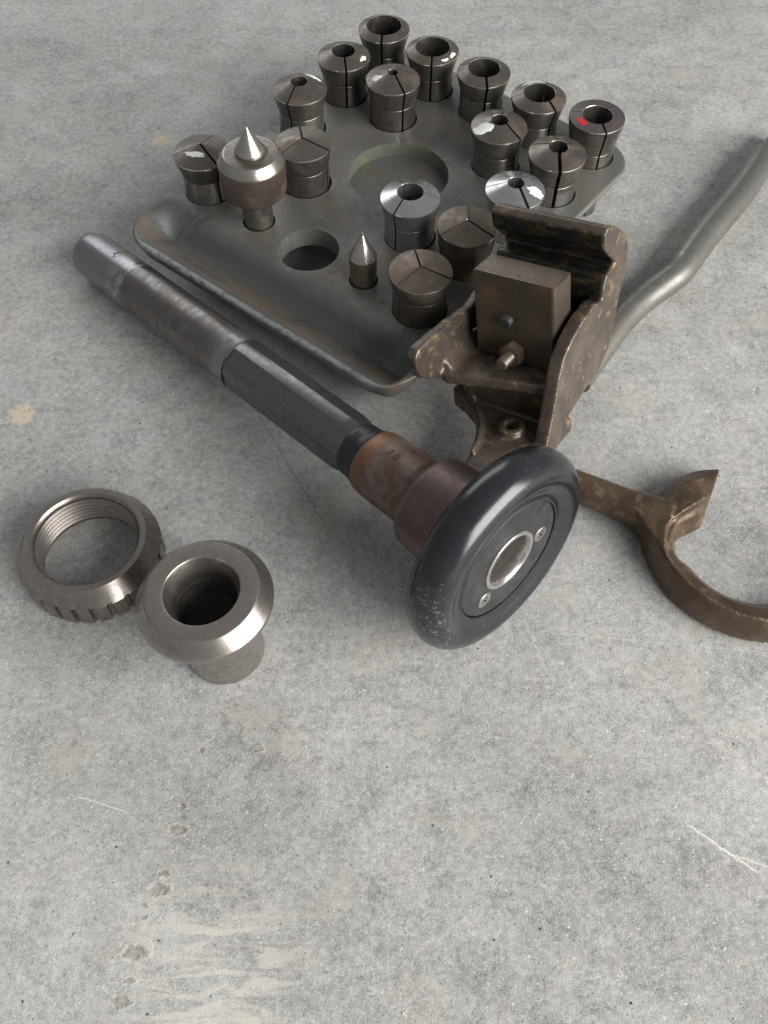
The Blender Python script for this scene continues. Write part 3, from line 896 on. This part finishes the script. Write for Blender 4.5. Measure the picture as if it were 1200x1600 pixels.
# ------------------------------------------------------------------ bracket with bolted block
BM_ = Matrix(((.7939, .5947, -.1265, .0731), (-.5591, .7958, .2326, .5112), (.2390, -.1139, .9643, .0631), (0, 0, 0, 1)))
br = empty('cast_bracket', mat=BM_)
tag(br, 'brown oily cast bracket with grooved jaw, propped on the tray rim behind the handwheel', 'bracket')
bm = bmesh.new()
jaw = [(.040, -.012), (.045, .030), (.046, .041), (.047, .049), (.0515, .057), (.0655, .0605), (.0475, .079), (.0465, .0915), (.052, .0955), (.066, .0885), (.081, .0765), (.0855, .064), (.081, .042), (.073, .024), (.060, -.010)]
prism(bm, jaw, -.0125, .0805, 'yzx')
rw = [(.052, .0955), (.066, .0885), (.081, .0765), (.0855, .064), (.081, .042), (.073, .024), (.060, -.0095), (.0425, -.022), (.018, -.0265), (-.007, -.034), (-.021, -.0465), (-.032, -.064), (-.048, -.060), (-.0355, -.0355), (-.0275, -.017), (-.0215, -.0005),
      (-.0178, .0113), (-.0111, .0238), (.0008, .0328), (.0166, .0396), (.0345, .0430), (.046, .0400), (.047, .049), (.0515, .057), (.0655, .0605), (.0475, .079), (.0465, .0915)]
prism(bm, rw, .0700, .0810, 'yzx')
lw = [(.050, .040), (.0124, .0305), (-.0223, .0330), (-.0500, .0350), (-.0590, .0340), (-.0645, .0290), (-.0645, .0190), (-.0600, .0090), (-.0522, .0030), (-.0325, -.0090), (.012, -.0150), (.050, -.014)]
prism(bm, lw, -.0195, -.0105, 'yzx')
sh = [(-.013, -.0335), (-.0067, -.0365), (.0247, -.0275), (.0485, -.0208), (.074, -.0165), (.074, .048), (-.014, .048)]
prism(bm, sh, -.0105, -.0010, 'xyz')
# inner fillets
prism(bm, [(-.0110, .010), (-.0110, -.002), (-.0015, -.002)], -.032, .040, 'xzy')
prism(bm, [(.0705, .008), (.0705, -.002), (.0655, -.002)], -.016, .040, 'xzy')
# under the shelf: riser and sloping arm
prism(bm, [(-.016, -.004), (.078, -.004), (.078, -.044), (.006, -.050), (-.006, -.030), (-.016, -.012)], -.012, .002, 'xzy')
arm = [(-.020, .004), (-.019, -.012), (-.004, -.0180), (.0110, -.0270), (.0235, -.0420), (.0310, -.0570), (.0345, -.0700), (.0370, -.0860), (.060, -.094), (.078, -.072), (.081, -.045), (.080, .004)]
prism(bm, arm, -.052, -.040, 'xyz')
lip = [(-.020, .004), (-.019, -.012), (-.004, -.0180), (.0110, -.0270), (.0235, -.0420), (.0310, -.0570), (.0345, -.0700), (.0385, -.0700), (.0350, -.0560), (.0275, -.0395), (.0150, -.0235), (.000, -.0130), (-.012, -.006), (-.012, .004)]
prism(bm, lip, -.048, -.0345, 'xyz')
add_cyl(bm, (.047, -.030, -.050), (.047, -.030, -.0345), .0125, .0105, 32)
# leg below the arm that meets the floor
add_cyl(bm, (.058, -.066, -.045), (.0625, -.054, -.0985), .012, .010, 24)
cut = bmesh.new(); add_cyl(cut, (.047, -.030, -.080), (.047, -.030, 0), .0062, .0062, 32)
cme = bpy.data.meshes.new('c'); cut.to_mesh(cme); cut.free()
me = cast_mesh(bm, .00135, 7, .5, cme)
me.materials.clear(); me.name = 'casting'
mesh_obj('casting', me, M['bracket'], br, True, 60)
bm = bmesh.new()
bmesh.ops.create_cube(bm, size=1, matrix=Matrix.Translation((.03315, .01295, .03525)) @ Matrix.Diagonal((.0663, .0259, .0705, 1)))
bmesh.ops.bevel(bm, geom=bm.edges[:], offset=.0009, segments=2, affect='EDGES')
m2 = bpy.data.meshes.new('steel_block'); bm.to_mesh(m2); bm.free()
blk = mesh_obj('steel_block', m2, M['block'], br, True, 30)
def bolt_profile(r, L, pitch=.0012):
    p = [(0, -.004), (r, -.004)]
    z = 0.0
    while z < L - pitch:
        p += [(r, z), (r * .88, z + pitch * .5)]
        z += pitch
    p += [(r * .9, L - .0006), (r * .72, L), (0, L)]
    return p
st = lathe('set_screw', bolt_profile(.0050, .0050), M['stud'], blk, 40, angle=25)
FR = Matrix.Rotation(R(90), 4, 'X')
st.matrix_local = Matrix.Translation((.0282, 0, .0355)) @ FR
sd = lathe('stud', bolt_profile(.0048, .0205, .0017), M['nut'], blk, 40, angle=25)
sd.matrix_local = Matrix.Translation((.0337, 0, .0098)) @ FR
bm = bmesh.new()
bmesh.ops.create_cone(bm, cap_ends=True, segments=6, radius1=.0103, radius2=.0103, depth=.0085, matrix=Matrix.Translation((.0337, -.0043, .0098)) @ FR @ Matrix.Rotation(R(8), 4, 'Z'))
bmesh.ops.bevel(bm, geom=bm.edges[:], offset=.0008, segments=2, affect='EDGES')
m2 = bpy.data.meshes.new('nut'); bm.to_mesh(m2); bm.free()
mesh_obj('nut', m2, M['nut'], blk, True, 30)
bm = bmesh.new(); bmesh.ops.create_cube(bm, size=1, matrix=Matrix.Translation((0, 0, .0203)) @ Matrix.Rotation(R(70), 4, 'Z') @ Matrix.Diagonal((.0072, .0012, .0010, 1)))
m2 = bpy.data.meshes.new('screw_slot'); bm.to_mesh(m2); bm.free()
so = mesh_obj('screw_slot', m2, M['ink'], blk, False)
so.matrix_local = sd.matrix_local.copy()

# ------------------------------------------------------------------ bent bar
def tube(name, pts, radii, mats, n=40, parent=None, slot_from=None):
    P = []
    # Catmull-Rom through the points
    ext = [pts[0] * 2 - pts[1]] + pts + [pts[-1] * 2 - pts[-2]]
    rx = [radii[0]] + radii + [radii[-1]]
    for i in range(1, len(ext) - 2):
        for k in range(8):
            t = k / 8
            a, b, c, d = ext[i - 1], ext[i], ext[i + 1], ext[i + 2]
            p = .5 * ((2 * b) + (c - a) * t + (2 * a - 5 * b + 4 * c - d) * t * t + (3 * b - a - 3 * c + d) * t ** 3)
            P.append((p, rx[i] * (1 - t) + rx[i + 1] * t))
    P.append((pts[-1], radii[-1]))
    v, f = [], []
    for i, (p, r) in enumerate(P):
        tdir = (P[min(i + 1, len(P) - 1)][0] - P[max(i - 1, 0)][0]).normalized()
        sx = tdir.cross(Vector((0, 0, 1))).normalized(); sy = sx.cross(tdir)
        for k in range(n):
            a = 2 * math.pi * k / n
            v.append(tuple(p + sx * r * math.cos(a) + sy * r * math.sin(a)))
    for i in range(len(P) - 1):
        for k in range(n):
            j = (k + 1) % n
            f.append((i * n + k, i * n + j, (i + 1) * n + j, (i + 1) * n + k))
    f.append(tuple(range(n))[::-1]); f.append(tuple((len(P) - 1) * n + k for k in range(n)))
    return from_data(name, v, f, mats, parent, angle=50)
bp = [(.4045, .8518), (.3790, .8165), (.3760, .8120), (.3425, .7590), (.2989, .7005), (.2783, .6706), (.2647, .6507), (.2461, .6335), (.2249, .6140), (.2061, .5925), (.1928, .5733), (.1743, .5460), (.1590, .5230)]
brd = [.0100, .0103, .0136, .0138, .0138, .0137, .0133, .0127, .0122, .0124, .0124, .0124, .0124]
tag(tube('bent_bar', [Vector((x, y, max(r, .0125) + .0006)) for (x, y), r in zip(bp, brd)], brd, M['bar']), 'light grey round steel bar with a bend, lying on the floor right of the bracket', 'bar')

# ------------------------------------------------------------------ fork lever
bm = bmesh.new()
FC = Vector((.2725, .3690))
def station(out, ti, bi, zt=.0285):
    """cross-section of the yoke from outer foot over the top to the inner foot"""
    o, t, b_ = Vector(out), Vector(ti), Vector(bi)
    m = o.lerp(t, .35); e = t.lerp(b_, .56)
    p1 = o.lerp(t, .16); p2 = o.lerp(t, .65)
    return [(o.x, o.y, .003), (o.x, o.y, .0085), (p1.x, p1.y, .0180), (p2.x, p2.y, zt - .0018), (t.x, t.y, zt), (t.lerp(b_, .10).x, t.lerp(b_, .10).y, zt - .0050), (e.x, e.y, zt - .0085), (b_.x, b_.y, .0085), (b_.x, b_.y, .003)]
sts = []
# upper prong tip, round the left side, out of the frame to the right and up
def prong(out, ti, bi, zt):
    s_ = station(out, ti, bi, zt)
    o = Vector(out); t = Vector(ti)
    for q, u, z in ((0, 0, .003), (1, 0, .010), (2, .12, .0190), (3, .40, zt - .0020)):
        w = o.lerp(t, u); s_[q] = (w.x, w.y, z)
    return s_
sts.append(prong((.2600, .4335), (.2455, .4025), (.2385, .3850), .023))
sts.append(prong((.2420, .4330), (.2325, .3930), (.2300, .3805), .028))
sts.append(prong((.2250, .4255), (.2190, .3835), (.2215, .3765), .030))
sts.append(station((.2085, .4085), (.2075, .3740), (.2165, .3700), .030))
sts.append(station((.1950, .3860), (.2030, .3620), (.2155, .3630), .0295))
sts.append(station((.1925, .3640), (.2020, .3480), (.2170, .3560), .029))
for a in (207, 220, 234, 248, 262, 277, 292, 308, 324, 340, 356):
    u = Vector((math.cos(R(a)), math.sin(R(a))))
    sts.append(station(FC + u * .0785, FC + u * .0722, FC + u * .0535 + Vector((0, .003)), .0285))
def smooth_rows(st_, m=4):
    e = [st_[0]] + st_ + [st_[-1]]; o_ = []
    for i_ in range(1, len(e) - 2):
        for k_ in range(m):
            t = k_ / m; row = []
            for q in range(len(e[0])):
                a, b, c, d = (Vector(e[i_ + z][q]) for z in (-1, 0, 1, 2))
                row.append(tuple(.5 * ((2 * b) + (c - a) * t + (2 * a - 5 * b + 4 * c - d) * t * t + (3 * b - a - 3 * c + d) * t ** 3)))
            o_.append(row)
    return o_ + [st_[-1]]
sts = smooth_rows(sts)
rows = [[bm.verts.new(p) for p in s_] for s_ in sts]
k = len(rows[0])
for a, b_ in zip(rows, rows[1:]):
    for q in range(k):
        q2 = (q + 1) % k
        bm.faces.new((a[q], a[q2], b_[q2], b_[q]))
bm.faces.new(rows[0][::-1]); bm.faces.new(rows[-1])
add_cyl(bm, (.108, .4330, .0175), (.200, .3900, .0165), .0118, .0128, 32)
add_cyl(bm, (.175, .4010, .0165), (.212, .3840, .0160), .0125, .0160, 32)
prism(bm, [(.180, .4000), (.1965, .3960), (.213, .4000), (.218, .385), (.203, .352), (.1950, .366), (.187, .3840)], .004, .0270, 'xyz')
me = cast_mesh(bm, .0010, 5, .5)
me.materials.clear(); me.name = 'fork_lever'
fk = mesh_obj('fork_lever', me, M['fork'], None, True, 60)
tag(fk, 'bronze brown forked lever with curved yoke, lying on the floor beside the handwheel', 'fork lever')

# ------------------------------------------------------------------ loose grit on the floor
rg = random.Random(21)
v, f = [], []
for _ in range(320):
    x, y = rg.uniform(-.36, .42), rg.uniform(.03, .95)
    r = rg.choice((.0003, .0004, .0004, .0005, .0006, .0009))
    b0 = len(v)
    for k in range(4):
        a = k * math.pi / 2 + rg.uniform(-.5, .5); q = r * rg.uniform(.7, 1.4)
        v.append((x + q * math.cos(a), y + q * math.sin(a), .0001))
    v.append((x + rg.uniform(-r, r) * .4, y + rg.uniform(-r, r) * .4, r * rg.uniform(.6, 1.1)))
    for k in range(4): f.append((b0 + k, b0 + (k + 1) % 4, b0 + 4))
    f.append((b0 + 3, b0 + 2, b0 + 1, b0))
g_ = NT('grit')
gn = g_.noise(g_.coord(), 60, 2)
g_.out(g_.mix(g_.mapr(gn, .42, .55), (.55, .52, .46), (.10, .095, .09)), .8, 0)
gr = from_data('grit', v, f, g_.m, None, smooth=False)
gr['kind'] = 'stuff'
tag(gr, 'tiny loose crumbs of grit scattered over the concrete floor', 'grit')
